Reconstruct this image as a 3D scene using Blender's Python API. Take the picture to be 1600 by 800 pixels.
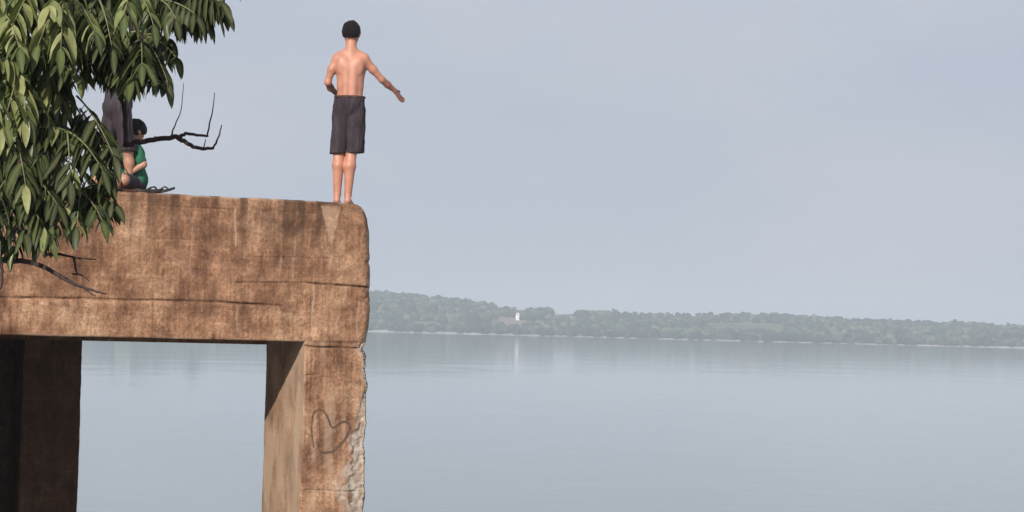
import bpy, math, random
import numpy as np
from mathutils import Vector, Matrix

for o in list(bpy.data.objects):
    bpy.data.objects.remove(o, do_unlink=True)
scene = bpy.context.scene
COL = scene.collection
R = math.radians
random.seed(7)
rng = np.random.default_rng(11)

# ------------------------------------------------------------------ camera
F_PX = 3454.0                      # focal length in units of a 1600 px wide frame
EYE = Vector((0.0, 0.0, 2.75))     # eye height over the lake
PITCH = math.atan(116.0 / F_PX)
ROLL = R(1.46)
fw = Vector((0, math.cos(PITCH), math.sin(PITCH)))
r0 = Vector((1, 0, 0))
u0 = Vector((0, -math.sin(PITCH), math.cos(PITCH)))
rt = r0 * math.cos(ROLL) + u0 * math.sin(ROLL)
up = -r0 * math.sin(ROLL) + u0 * math.cos(ROLL)
cd = bpy.data.cameras.new('camera')
cd.lens = 36.0 * F_PX / 1600.0
cd.sensor_width = 36.0
cd.clip_start = 0.1
cd.clip_end = 12000
cam = bpy.data.objects.new('camera', cd)
COL.objects.link(cam)
M = Matrix((rt, up, -fw)).transposed().to_4x4()
M.translation = EYE
cam.matrix_world = M
scene.camera = cam

# ------------------------------------------------------------------ light
BETA = R(23.0)                               # the beam recedes to the right
UH = Vector((math.cos(BETA), math.sin(BETA), 0))
VH = Vector((-math.sin(BETA), math.cos(BETA), 0))
sun_travel = (UH * 0.9 + VH * 1.0 + Vector((0, 0, -0.66))).normalized()
SUN_EL = math.asin(-sun_travel.z)
SUN_AZ = math.atan2(-sun_travel.x, -sun_travel.y)
world = bpy.data.worlds.new('World')
scene.world = world
world.use_nodes = True
wn = world.node_tree.nodes
wl = world.node_tree.links
wn.clear()
w_out = wn.new('ShaderNodeOutputWorld')
w_bg = wn.new('ShaderNodeBackground')
w_bg.inputs['Strength'].default_value = 0.1
w_sky = wn.new('ShaderNodeTexSky')
w_sky.sky_type = 'NISHITA'
w_sky.sun_disc = False
w_sky.sun_elevation = SUN_EL
w_sky.sun_rotation = SUN_AZ % (2 * math.pi)
w_sky.dust_density = 3.0
w_sky.air_density = 1.0
w_tc = wn.new('ShaderNodeTexCoord')
w_map = wn.new('ShaderNodeMapping')
w_map.inputs['Scale'].default_value = (1.0, 1.0, 2.2)
w_map.inputs['Location'].default_value = (1.5, 9.0, 1.0)
w_ns = wn.new('ShaderNodeTexNoise')
w_ns.inputs['Scale'].default_value = 4.0
w_ns.inputs['Detail'].default_value = 6.0
w_ns.inputs['Roughness'].default_value = 0.55
w_ramp = wn.new('ShaderNodeValToRGB')         # thin high cloud, nearly even
w_ramp.color_ramp.elements[0].position = 0.40
w_ramp.color_ramp.elements[0].color = (4.75, 5.18, 6.25, 1)
w_ramp.color_ramp.elements[1].position = 0.76
w_ramp.color_ramp.elements[1].color = (6.1, 6.2, 6.9, 1)
w_mix = wn.new('ShaderNodeMixRGB')
w_mix.inputs['Fac'].default_value = 0.86
wl.new(w_tc.outputs['Generated'], w_map.inputs['Vector'])
wl.new(w_map.outputs['Vector'], w_ns.inputs['Vector'])
wl.new(w_ns.outputs['Fac'], w_ramp.inputs['Fac'])
wl.new(w_sky.outputs['Color'], w_mix.inputs['Color1'])
wl.new(w_ramp.outputs['Color'], w_mix.inputs['Color2'])
wl.new(w_mix.outputs['Color'], w_bg.inputs['Color'])
wl.new(w_bg.outputs['Background'], w_out.inputs['Surface'])

sd = bpy.data.lights.new('sun', 'SUN')
sd.energy = 5.0
sd.angle = R(0.6)
sd.color = (1.0, 0.92, 0.80)
sun = bpy.data.objects.new('sun', sd)
COL.objects.link(sun)
sun.rotation_euler = sun_travel.to_track_quat('-Z', 'Y').to_euler()
sun.location = (-20, -30, 30)

scene.view_settings.view_transform = 'Standard'
scene.view_settings.look = 'None'
scene.view_settings.exposure = 0.0
scene.view_settings.gamma = 1.0
scene.view_settings.use_curve_mapping = False
scene.render.engine = 'CYCLES'
scene.cycles.volume_bounces = 1
scene.cycles.max_bounces = 6

# ------------------------------------------------------------------ helpers
def at(px, py, d):
    """a world point that lies d metres in front of the eye"""
    return EYE + d * (fw + rt * ((px - 800.0) / F_PX) + up * ((400.0 - py) / F_PX))

def tag(o, label=None, cat=None, group=None, kind=None):
    if label: o['label'] = label
    if cat: o['category'] = cat
    if group: o['group'] = group
    if kind: o['kind'] = kind
    return o

def empty(name, loc=(0, 0, 0), rz=0.0):
    o = bpy.data.objects.new(name, None)
    COL.objects.link(o)
    o.location = loc
    o.rotation_euler = (0, 0, rz)
    o.empty_display_size = 0.2
    return o

def mesh_obj(name, verts, faces, mat, parent=None, smooth=True):
    me = bpy.data.meshes.new(name)
    me.from_pydata([tuple(map(float, v)) for v in verts], [], [tuple(map(int, f)) for f in faces])
    me.update()
    if smooth:
        me.polygons.foreach_set('use_smooth', [True] * len(me.polygons))
    if mat: me.materials.append(mat)
    o = bpy.data.objects.new(name, me)
    COL.objects.link(o)
    if parent: o.parent = parent
    return o

def set_attr(o, name, arr):
    """float colour attribute per vertex"""
    a = o.data.attributes.new(name, 'FLOAT_COLOR', 'POINT')
    a.data.foreach_set('color', np.asarray(arr, np.float32).ravel())

class MB:
    def __init__(self): self.v = []; self.f = []
    def add(self, vs, fs):
        b = len(self.v); self.v += [tuple(v) for v in vs]
        self.f += [tuple(i + b for i in f) for f in fs]
    def box(self, x0, x1, y0, y1, z0, z1):
        self.add([(x0,y0,z0),(x1,y0,z0),(x1,y1,z0),(x0,y1,z0),(x0,y0,z1),(x1,y0,z1),(x1,y1,z1),(x0,y1,z1)],
                 [(0,3,2,1),(4,5,6,7),(0,1,5,4),(1,2,6,5),(2,3,7,6),(3,0,4,7)])
    def tube(self, pts, rad, n=8, cap=True):
        pts = [Vector(p) for p in pts]; rings = []
        ref = Vector((0.31, 0.2, 0.93))
        for i, p in enumerate(pts):
            t = (pts[min(i+1, len(pts)-1)] - pts[max(i-1, 0)]).normalized()
            a = t.cross(ref)
            if a.length < 1e-4: a = t.cross(Vector((1, 0, 0)))
            a.normalize(); b = t.cross(a)
            r = rad[i] if hasattr(rad, '__len__') else rad
            rings.append([p + (a*math.cos(2*math.pi*k/n) + b*math.sin(2*math.pi*k/n))*r for k in range(n)])
        vs = [q for rg in rings for q in rg]; fs = []
        for i in range(len(pts)-1):
            for k in range(n):
                fs.append((i*n+k, i*n+(k+1) % n, (i+1)*n+(k+1) % n, (i+1)*n+k))
        if cap:
            fs.append(tuple(range(n-1, -1, -1))); fs.append(tuple((len(pts)-1)*n+k for k in range(n)))
        self.add(vs, fs)
    def build(self, name, mat, parent=None, smooth=True):
        return mesh_obj(name, self.v, self.f, mat, parent, smooth)

def smooth_path(pts, k=4):
    """Catmull-Rom through the points"""
    pts = [Vector(p) for p in pts]; out = []
    for i in range(len(pts)-1):
        p0 = pts[max(i-1, 0)]; p1 = pts[i]; p2 = pts[i+1]; p3 = pts[min(i+2, len(pts)-1)]
        for j in range(k):
            t = j/k
            out.append(0.5*((2*p1) + (p2-p0)*t + (2*p0-5*p1+4*p2-p3)*t*t + (3*p1-p0-3*p2+p3)*t**3))
    out.append(pts[-1]); return out

def vnoise(p, seed=0):
    """value noise on an (n,3) array, 0..1"""
    p = np.asarray(p, np.float64); i = np.floor(p).astype(np.int64); f = p - i; f = f*f*(3-2*f)
    def h(dx, dy, dz):
        n = ((i[..., 0]+dx)*374761393 + (i[..., 1]+dy)*668265263 + (i[..., 2]+dz)*2147483647 + seed*974711) & 0xffffffff
        n = ((n ^ (n >> 13))*1274126177) & 0xffffffff
        n = ((n ^ (n >> 16))*2246822519) & 0xffffffff
        return ((n >> 8) & 0xffff)/65535.0
    x, y, z = f[..., 0], f[..., 1], f[..., 2]
    a = h(0,0,0)*(1-x)+h(1,0,0)*x; b = h(0,1,0)*(1-x)+h(1,1,0)*x
    c = h(0,0,1)*(1-x)+h(1,0,1)*x; d = h(0,1,1)*(1-x)+h(1,1,1)*x
    return (a*(1-y)+b*y)*(1-z) + (c*(1-y)+d*y)*z

def fbm(p, oct=4, seed=0):
    p = np.asarray(p, np.float64); s = 0; w = 0.5; t = 0
    for k in range(oct):
        s = s + w*vnoise(p*(2.03**k), seed+k*17); t += w; w *= 0.5
    return s/t

def sstep(a, b, x):
    t = np.clip((x-a)/(b-a), 0, 1); return t*t*(3-2*t)

# ------------------------------------------------------------------ materials
def new_mat(name):
    m = bpy.data.materials.new(name); m.use_nodes = True
    nt = m.node_tree; b = nt.nodes['Principled BSDF']
    return m, nt, b

def ramp(nt, fac, stops):
    r = nt.nodes.new('ShaderNodeValToRGB')
    els = r.color_ramp.elements
    els[0].position, els[0].color = stops[0][0], (*stops[0][1], 1)
    els[1].position, els[1].color = stops[-1][0], (*stops[-1][1], 1)
    for p, c in stops[1:-1]:
        e = els.new(p); e.color = (*c, 1)
    nt.links.new(fac, r.inputs['Fac']); return r.outputs['Color']

def noise(nt, vec, scale, detail=4, rough=0.55, sc=(1, 1, 1)):
    mp = nt.nodes.new('ShaderNodeMapping'); mp.inputs['Scale'].default_value = sc
    nt.links.new(vec, mp.inputs['Vector'])
    n = nt.nodes.new('ShaderNodeTexNoise')
    n.inputs['Scale'].default_value = scale; n.inputs['Detail'].default_value = detail
    n.inputs['Roughness'].default_value = rough
    nt.links.new(mp.outputs['Vector'], n.inputs['Vector']); return n.outputs['Fac']

def mixc(nt, fac, a, b, mode='MIX'):
    m = nt.nodes.new('ShaderNodeMixRGB'); m.blend_type = mode
    for s, v in (('Fac', fac), ('Color1', a), ('Color2', b)):
        if isinstance(v, (int, float)): m.inputs[s].default_value = v
        elif isinstance(v, tuple): m.inputs[s].default_value = (*v, 1)
        else: nt.links.new(v, m.inputs[s])
    return m.outputs['Color']

def math_n(nt, op, a, b=None):
    m = nt.nodes.new('ShaderNodeMath'); m.operation = op
    for i, v in enumerate((a, b)):
        if v is None: continue
        if isinstance(v, (int, float)): m.inputs[i].default_value = v
        else: nt.links.new(v, m.inputs[i])
    return m.outputs[0]

def bump(nt, b, h, strength, dist):
    n = nt.nodes.new('ShaderNodeBump'); n.inputs['Strength'].default_value = strength
    n.inputs['Distance'].default_value = dist
    nt.links.new(h, n.inputs['Height']); nt.links.new(n.outputs['Normal'], b.inputs['Normal'])

def simple(name, col, rough=0.7, var=0.25, scale=20, bmp=0.0, spec=0.5):
    m, nt, b = new_mat(name)
    tc = nt.nodes.new('ShaderNodeTexCoord')
    n = noise(nt, tc.outputs['Object'], scale, 5)
    c = ramp(nt, n, [(0.3, tuple(x*(1-var) for x in col)), (0.7, tuple(x*(1+var) for x in col))])
    nt.links.new(c, b.inputs['Base Color']); b.inputs['Roughness'].default_value = rough
    b.inputs['Specular IOR Level'].default_value = spec
    if bmp: bump(nt, b, n, bmp, 0.02)
    return m

def concrete():
    """brown stained concrete: R of 'wear' = broken pale edge, G = dark stain, B = pale run"""
    m, nt, b = new_mat('stained_concrete')
    tc = nt.nodes.new('ShaderNodeTexCoord'); V = tc.outputs['Object']
    blot = noise(nt, V, 1.7, 8, 0.68)
    mid = noise(nt, V, 9, 6, 0.65, (1, 1, 0.8))
    streak = noise(nt, V, 34, 5, 0.65, (1, 1, 0.05))
    streak2 = noise(nt, V, 60, 3, 0.6, (1, 1, 0.12))
    board = noise(nt, V, 16, 4, 0.7, (0.03, 0.03, 1))
    speck = noise(nt, V, 95, 4, 0.75)
    base = ramp(nt, blot, [(0.36, (0.165, 0.084, 0.054)), (0.5, (0.305, 0.168, 0.102)), (0.62, (0.44, 0.275, 0.178))])
    base = mixc(nt, 0.5, base, ramp(nt, mid, [(0.36, (0.52, 0.48, 0.46)), (0.5, (0.92, 0.92, 0.92)), (0.64, (1.3, 1.33, 1.36))]), 'MULTIPLY')
    base = mixc(nt, 0.55, base, ramp(nt, streak, [(0.3, (0.5, 0.46, 0.44)), (0.47, (0.95, 0.95, 0.95)), (0.7, (1.3, 1.3, 1.32))]), 'MULTIPLY')
    base = mixc(nt, 0.3, base, ramp(nt, streak2, [(0.3, (0.6, 0.58, 0.56)), (0.7, (1.3, 1.3, 1.3))]), 'MULTIPLY')
    base = mixc(nt, 0.4, base, ramp(nt, board, [(0.35, (0.7, 0.68, 0.66)), (0.65, (1.2, 1.2, 1.2))]), 'MULTIPLY')
    base = mixc(nt, 0.55, base, ramp(nt, speck, [(0.34, (0.45, 0.41, 0.39)), (0.5, (1, 1, 1)), (0.66, (1.5, 1.52, 1.55))]), 'MULTIPLY')
    grit = noise(nt, V, 34, 3, 0.7)
    base = mixc(nt, 0.5, base, ramp(nt, grit, [(0.36, (0.55, 0.5, 0.48)), (0.5, (1, 1, 1)), (0.64, (1.35, 1.37, 1.4))]), 'MULTIPLY')
    stain = noise(nt, V, 3.2, 6, 0.62, (1, 1, 0.45))
    base = mixc(nt, 0.9, base, ramp(nt, stain, [(0.36, (0.52, 0.47, 0.46)), (0.47, (0.95, 0.94, 0.93)), (0.56, (1.05, 1.05, 1.05)), (0.66, (1.32, 1.34, 1.36))]), 'MULTIPLY')
    at_ = nt.nodes.new('ShaderNodeAttribute'); at_.attribute_name = 'wear'
    sp = nt.nodes.new('ShaderNodeSeparateColor'); nt.links.new(at_.outputs['Color'], sp.inputs['Color'])
    pale = ramp(nt, speck, [(0.3, (0.29, 0.24, 0.20)), (0.5, (0.44, 0.39, 0.34)), (0.7, (0.58, 0.54, 0.49))])
    base = mixc(nt, sp.outputs['Red'], base, pale)
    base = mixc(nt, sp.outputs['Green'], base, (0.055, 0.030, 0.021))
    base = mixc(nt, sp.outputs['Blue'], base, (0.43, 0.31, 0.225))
    nt.links.new(base, b.inputs['Base Color'])
    b.inputs['Roughness'].default_value = 0.92
    b.inputs['Specular IOR Level'].default_value = 0.15
    h = math_n(nt, 'ADD', speck, math_n(nt, 'MULTIPLY', streak2, 0.8))
    bump(nt, b, h, 0.35, 0.012)
    return m

def water_mat():
    m, nt, b = new_mat('lake_water')
    tc = nt.nodes.new('ShaderNodeTexCoord')
    b.inputs['Base Color'].default_value = (0.225, 0.272, 0.268, 1)
    b.inputs['Roughness'].default_value = 0.05
    b.inputs['IOR'].default_value = 1.33
    a = noise(nt, tc.outputs['Object'], 0.9, 3, 0.6)
    c = noise(nt, tc.outputs['Object'], 0.12, 3, 0.5, (1, 0.45, 1))
    h = math_n(nt, 'ADD', math_n(nt, 'MULTIPLY', a, 0.07), math_n(nt, 'MULTIPLY', c, 0.75))
    bump(nt, b, h, 0.05, 1.0)
    return m

def leaf_mat():
    m, nt, b = new_mat('leaf_green')
    tc = nt.nodes.new('ShaderNodeTexCoord')
    at_ = nt.nodes.new('ShaderNodeAttribute'); at_.attribute_name = 'tone'
    sp = nt.nodes.new('ShaderNodeSeparateColor'); nt.links.new(at_.outputs['Color'], sp.inputs['Color'])
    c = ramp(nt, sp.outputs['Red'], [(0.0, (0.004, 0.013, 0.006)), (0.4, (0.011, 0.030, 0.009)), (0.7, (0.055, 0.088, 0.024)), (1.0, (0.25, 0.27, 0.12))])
    n = noise(nt, tc.outputs['Object'], 30, 3)
    c = mixc(nt, 0.6, c, ramp(nt, n, [(0.3, (0.6, 0.6, 0.55)), (0.7, (1.35, 1.35, 1.3))]), 'MULTIPLY')
    c = mixc(nt, sp.outputs['Green'], c, (0.22, 0.22, 0.10))       # the midrib
    nt.links.new(c, b.inputs['Base Color'])
    nt.links.new(ramp(nt, noise(nt, tc.outputs['Object'], 9, 3), [(0.35, (0.26, 0.26, 0.26)), (0.65, (0.6, 0.6, 0.6))]), b.inputs['Roughness'])
    b.inputs['Specular IOR Level'].default_value = 0.17
    tr = nt.nodes.new('ShaderNodeBsdfTranslucent')
    nt.links.new(mixc(nt, 1.0, c, (1.4, 1.7, 0.6), 'MULTIPLY'), tr.inputs['Color'])
    ms = nt.nodes.new('ShaderNodeMixShader'); ms.inputs['Fac'].default_value = 0.10
    nt.links.new(b.outputs[0], ms.inputs[1]); nt.links.new(tr.outputs[0], ms.inputs[2])
    nt.links.new(ms.outputs[0], nt.nodes['Material Output'].inputs['Surface'])
    return m

def forest_mat(name='forest_green'):
    m, nt, b = new_mat(name)
    at_ = nt.nodes.new('ShaderNodeAttribute'); at_.attribute_name = 'tone'
    tc = nt.nodes.new('ShaderNodeTexCoord')
    n = noise(nt, tc.outputs['Object'], 0.8, 5, 0.7)
    c = mixc(nt, 0.8, at_.outputs['Color'], ramp(nt, n, [(0.3, (0.3, 0.3, 0.3)), (0.7, (1.6, 1.6, 1.5))]), 'MULTIPLY')
    nt.links.new(c, b.inputs['Base Color']); b.inputs['Roughness'].default_value = 0.9
    b.inputs['Specular IOR Level'].default_value = 0.1
    return m

def skin_mat(name, col):
    m, nt, b = new_mat(name)
    at_ = nt.nodes.new('ShaderNodeAttribute'); at_.attribute_name = 'tint'
    tc = nt.nodes.new('ShaderNodeTexCoord')
    n = noise(nt, tc.outputs['Object'], 14, 4)
    c = ramp(nt, n, [(0.3, tuple(x*0.85 for x in col)), (0.7, tuple(x*1.12 for x in col))])
    c = mixc(nt, 1.0, c, at_.outputs['Color'], 'MULTIPLY')
    nt.links.new(c, b.inputs['Base Color']); b.inputs['Roughness'].default_value = 0.5
    b.inputs['Subsurface Weight'].default_value = 0.08
    b.inputs['Subsurface Radius'].default_value = (0.02, 0.008, 0.004)
    return m

def cloth_mat(name, col):
    m, nt, b = new_mat(name)
    tc = nt.nodes.new('ShaderNodeTexCoord')
    n = noise(nt, tc.outputs['Object'], 18, 4, 0.6, (1, 1, 0.3))
    c = ramp(nt, n, [(0.3, tuple(x*0.65 for x in col)), (0.7, tuple(x*1.5 for x in col))])
    nt.links.new(c, b.inputs['Base Color']); b.inputs['Roughness'].default_value = 0.8
    b.inputs['Specular IOR Level'].default_value = 0.25
    w = noise(nt, tc.outputs['Object'], 30, 3, 0.5, (1, 1, 0.25)); bump(nt, b, w, 0.4, 0.01)
    return m

MAT = {
    'concrete': concrete(), 'water': water_mat(), 'leaf': leaf_mat(), 'forest': forest_mat(),
    'skin': skin_mat('tanned_skin', (0.47, 0.215, 0.148)),
    'skin2': skin_mat('brown_skin', (0.40, 0.21, 0.14)),
    'hair': simple('dark_hair', (0.010, 0.007, 0.008), 0.6, 0.5, 120, 0.8, 0.2),
    'shorts': cloth_mat('charcoal_cloth', (0.036, 0.026, 0.034)),
    'band': cloth_mat('waistband_cloth', (0.09, 0.05, 0.045)),
    'grey': cloth_mat('grey_cloth', (0.042, 0.035, 0.045)),
    'green': cloth_mat('green_cloth', (0.022, 0.115, 0.062)),
    'bark': simple('twig_bark', (0.050, 0.030, 0.030), 0.85, 0.35, 40, 0.5),
    'trunk': simple('trunk_bark', (0.10, 0.075, 0.06), 0.9, 0.35, 14, 0.8),
    'rachis': simple('leaf_stalk', (0.17, 0.18, 0.09), 0.5, 0.2, 30),
    'paint': simple('dark_paint_line', (0.105, 0.060, 0.042), 0.9, 0.4, 60),
    'soil': simple('bank_soil', (0.10, 0.07, 0.045), 0.95, 0.4, 1.2, 0.6),
    'hill': simple('hill_grass', (0.085, 0.095, 0.04), 0.95, 0.35, 0.02),
    'field': simple('bare_reddish_field', (0.19, 0.135, 0.105), 0.95, 0.2, 0.08),
    'sand': simple('pale_shore_sand', (0.36, 0.35, 0.33), 0.9, 0.45, 0.12),
    'white': simple('white_paint', (0.80, 0.80, 0.78), 0.6, 0.05, 2.0),
    'roof': simple('pale_metal_roof', (0.62, 0.62, 0.62), 0.5, 0.08, 2.0),
    'glass': simple('dark_window_glass', (0.03, 0.04, 0.05), 0.1, 0.1, 2.0),
    'rubber': simple('black_rubber', (0.02, 0.018, 0.02), 0.7, 0.3, 40),
}

# ------------------------------------------------------------------ water, bank, far shore
WX = np.concatenate([-np.geomspace(2900, 4, 26), np.geomspace(4, 2900, 26)])
wv = [(-2900, -190, 0), (2900, -190, 0), (2900, 3300, 0), (-2900, 3300, 0)]
tag(mesh_obj('lake_water', wv, [(0, 1, 2, 3)], MAT['water'], None, False), kind='structure')

def bank():
    xs = np.linspace(-70, 70, 90); ys = np.linspace(-90, 17, 80)
    X, Y = np.meshgrid(xs, ys); p = np.stack([X*0.3, Y*0.3, X*0+2], -1)
    edge = np.where(X < 2, 13.2, 5.0) + 2.0*(vnoise(np.stack([X*0.12, X*0, X*0], -1), 5)-0.5) - 8.2*sstep(-1, 4, X)*(X < 2)
    Z = 1.12 - 2.4*sstep(edge-5.0, edge+1.5, Y) + 0.12*(fbm(p, 3, 3)-0.5)*2
    n, m_ = X.shape
    v = np.stack([X, Y, Z], -1).reshape(-1, 3)
    f = [(i*m_+j, i*m_+j+1, (i+1)*m_+j+1, (i+1)*m_+j) for i in range(n-1) for j in range(m_-1)]
    return tag(mesh_obj('lake_bank', v, f, MAT['soil']), kind='structure')
bank()

SHORE = 1200.0
SKY_PX = [(-2500, 470), (-800, 462), (0, 452), (400, 453), (580, 455), (640, 458), (700, 463), (760, 468), (830, 475), (862, 478),
          (868, 488), (902, 488), (906, 482), (965, 483), (968, 489), (1000, 490), (1090, 490), (1097, 487), (1150, 488),
          (1240, 491), (1320, 498), (1400, 501), (1500, 503), (1600, 506), (1900, 509), (2400, 512), (4000, 520)]
def yh(px): return 516 + (px-800)*0.0255
def skyline(x, y=1400.0):
    px = 800 + x/y*F_PX
    s = np.interp(px, [a for a, b in SKY_PX], [b for a, b in SKY_PX])
    return EYE.z + (yh(px)-s)/F_PX*y
def tree_h(x):
    """how much of the skyline at x is tree"""
    px = 800 + x/1400.0*F_PX
    return np.interp(px, [500, 580, 700, 770, 862, 870, 900, 906, 965, 970, 1600, 2000], [2.6, 2.2, 2.2, 4.2, 4.6, 1.2, 1.2, 3.6, 3.6, 1.8, 3.0, 5])
def hill_z(x, y):
    shore = SHORE + 10*(vnoise(np.stack([x*0.006, x*0, x*0+3], -1), 9)-0.5)
    top = skyline(x) - tree_h(x)
    t = np.clip((y-shore)/200.0, 0, 1)
    prof = 0.06*sstep(0, 0.05, t) + 0.94*np.where(t < 0.55, 0.62*sstep(0, 0.55, t)*0.98, 0.6076+0.3924*sstep(0.55, 1.0, t))
    z = top*prof + (fbm(np.stack([x*0.02, y*0.02, x*0], -1), 3, 4)-0.5)*1.6*sstep(0.02, 0.3, t)*(1-sstep(0.8, 1, t))
    return np.where(y < shore, -0.004*(shore-y)-0.05, z - 0.0*t)

def hills():
    xs = np.concatenate([np.linspace(-2850, -320, 60), np.linspace(-300, 560, 440), np.linspace(580, 2850, 60)])
    ys = np.concatenate([np.linspace(1150, 1420, 70), np.linspace(1450, 2400, 10)])
    X, Y = np.meshgrid(xs, ys)
    Z = hill_z(X, Y)
    Z = np.where(Y > 1420, Z - (Y-1420)*0.006, Z)
    n, m_ = X.shape
    v = np.stack([X, Y, Z], -1).reshape(-1, 3)
    f = [(i*m_+j, i*m_+j+1, (i+1)*m_+j+1, (i+1)*m_+j) for i in range(n-1) for j in range(m_-1)]
    o = mesh_obj('hills', v, f, MAT['hill'])
    o.data.materials.append(MAT['sand']); o.data.materials.append(MAT['field'])
    c = np.array([v[list(q)].mean(0) for q in f])
    px = 800 + c[:, 0]/c[:, 1]*F_PX
    idx = np.zeros(len(f), np.int32)
    idx[(c[:, 2] < 0.75) & (c[:, 1] < 1300)] = 1
    idx[(px > 778) & (px < 826) & (c[:, 1] > 1222)] = 2
    idx[(px > 868) & (px < 1000) & (c[:, 1] > 1370)] = 2
    o.data.polygons.foreach_set('material_index', idx)
    tag(o, kind='structure')
hills()

def ico():
    t = (1+5**0.5)/2
    v = np.array([(-1,t,0),(1,t,0),(-1,-t,0),(1,-t,0),(0,-1,t),(0,1,t),(0,-1,-t),(0,1,-t),(t,0,-1),(t,0,1),(-t,0,-1),(-t,0,1)], float)
    f = [(0,11,5),(0,5,1),(0,1,7),(0,7,10),(0,10,11),(1,5,9),(5,11,4),(11,10,2),(10,7,6),(7,1,8),(3,9,4),(3,4,2),(3,2,6),(3,6,8),(3,8,9),(4,9,5),(2,4,11),(6,2,10),(8,6,7),(9,8,1)]
    v = [tuple(a/np.linalg.norm(a)) for a in v]
    cache = {}; nf = []
    def mid(a, b):
        k = (min(a, b), max(a, b))
        if k not in cache:
            m_ = np.array(v[a])+np.array(v[b]); v.append(tuple(m_/np.linalg.norm(m_))); cache[k] = len(v)-1
        return cache[k]
    for a, b, c in f:
        x, y, z = mid(a, b), mid(b, c), mid(c, a)
        nf += [(a, x, z), (b, y, x), (c, z, y), (x, y, z)]
    return np.array(v), np.array(nf)
ICO_V, ICO_F = ico()

def forest():
    pts = []
    def put(x, y, r, dense=1.0):
        pts.append((x, y, r))
    # wooded slope in view
    for x in np.arange(-190, 470, 3.5):
        for y in np.arange(1208, 1404, 6.0):
            xx = x + rng.uniform(-2.2, 2.2); yy = y + rng.uniform(-2.8, 2.8)
            px = 800 + xx/yy*F_PX
            clear = vnoise(np.array([[xx*0.022, yy*0.05, 1.0]]), 21)[0]
            if 778 < px < 826 and yy > 1222 and rng.random() < 0.72: continue
            if 866 < px < 902 and yy > 1330: continue
            if clear > 0.70 and yy > 1216: continue
            if yy > 1390 and rng.random() < 0.25: continue
            put(xx, yy, rng.uniform(1.2, 2.7) * (0.7 if yy > 1380 else 1.0))
    for s in (-1, 1):                                            # the wood goes on beyond the frame
        for k in range(1500):
            xx = s*rng.uniform(190, 1900) + (140 if s > 0 else 0); yy = rng.uniform(1215, 1400)
            if -190 < xx < 470: continue
            put(xx, yy, rng.uniform(3.5, 7))
    V = []; Fc = []; T = []; base = 0
    cols = np.array([(0.018, 0.030, 0.018), (0.040, 0.058, 0.030), (0.085, 0.100, 0.058), (0.024, 0.040, 0.026)])
    P = np.array(pts); Z = hill_z(P[:, 0], P[:, 1])
    for (x, y, r), z in zip(pts, Z):
        if z < 0.2: z = 0.2
        c = cols[rng.integers(4)]*rng.uniform(0.6, 1.5)*(0.6 if y < 1214 else 1.0)
        for k in range(2):
            rr = r*(1.0 if k == 0 else rng.uniform(0.5, 0.75))
            off = np.array([0, 0, 0]) if k == 0 else np.array([rng.uniform(-1, 1)*r*.8, rng.uniform(-1, 1)*r*.8, rng.uniform(-.2, .6)*r])
            d = 1 + (vnoise(ICO_V*2.3 + rng.uniform(0, 50, 3), 3)-0.5)*0.9
            vv = ICO_V*d[:, None]*rr*np.array([1, 1, rng.uniform(0.75, 1.1)]) + np.array([x, y, z + r*0.62]) + off
            V.append(vv); Fc.append(ICO_F+base); base += len(vv)
            T.append(np.tile(np.append(c, 1.0), (len(vv), 1)))
    V = np.concatenate(V); Fc = np.concatenate(Fc); T = np.concatenate(T)
    me = bpy.data.meshes.new('far_forest')
    me.vertices.add(len(V)); me.vertices.foreach_set('co', V.astype(np.float32).ravel())
    me.loops.add(len(Fc)*3); me.loops.foreach_set('vertex_index', Fc.astype(np.int32).ravel())
    me.polygons.add(len(Fc)); me.polygons.foreach_set('loop_start', np.arange(len(Fc), dtype=np.int32)*3)
    me.update(calc_edges=True); me.materials.append(MAT['forest'])
    o = bpy.data.objects.new('far_forest', me); COL.objects.link(o); set_attr(o, 'tone', T)
    tag(o, 'hazy grey green wood covering the hills across the lake', 'forest', kind='stuff')
forest()

def far_tree(px, y, h, label):
    x = (px-800)/F_PX*y; z = float(hill_z(np.array([x]), np.array([y]))[0])
    root = empty('hilltop_tree', (x, y, z-0.2))
    mb = MB(); mb.tube([(0, 0, 0), (0.05, 0, h*0.3), (0, 0.1, h*0.62)], [h*0.04, h*0.03, h*0.015], 7)
    for a in (0.4, 2.4, 4.6):
        mb.tube([(0.03, 0, h*0.36), (math.cos(a)*h*0.2, math.sin(a)*h*0.2, h*0.62)], [h*0.02, h*0.008], 5)
    mb.build('trunk', MAT['trunk'], root)
    V = []; Fc = []; T = []; base = 0
    for k in range(16):
        a = rng.uniform(0, 6.28); q = rng.uniform(0, 0.3)*h
        c = np.array([math.cos(a)*q, math.sin(a)*q, h*rng.uniform(0.45, 0.9)])
        d = 1 + (vnoise(ICO_V*2.6 + rng.uniform(0, 50, 3), 3)-0.5)*1.1
        V.append(ICO_V*d[:, None]*h*rng.uniform(0.1, 0.17) + c); Fc.append(ICO_F+base); base += len(ICO_V)
        T.append(np.tile(np.array([0.035, 0.05, 0.025, 1])*rng.uniform(0.8, 1.3), (len(ICO_V), 1)))
    o = mesh_obj('crown', np.concatenate(V), np.concatenate(Fc), MAT['forest'], root, False)
    set_attr(o, 'tone', np.concatenate(T))
    tag(root, label, 'tree', 'trees standing out on the far ridge')
far_tree(1493, 1396, 4.6, 'lone dark round tree rising above the low far right ridge')
far_tree(1553, 1396, 3.2, 'small tree on the far ridge, just right of the lone round tree')
far_tree(1577, 1396, 3.6, 'rightmost small tree standing on the far ridge near the frame edge')
far_tree(858, 1392, 4.6, 'dark tree ending the tall tree row on the far ridge')
far_tree(961, 1392, 4.0, 'dark tree at the right end of the short far tree row')

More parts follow.
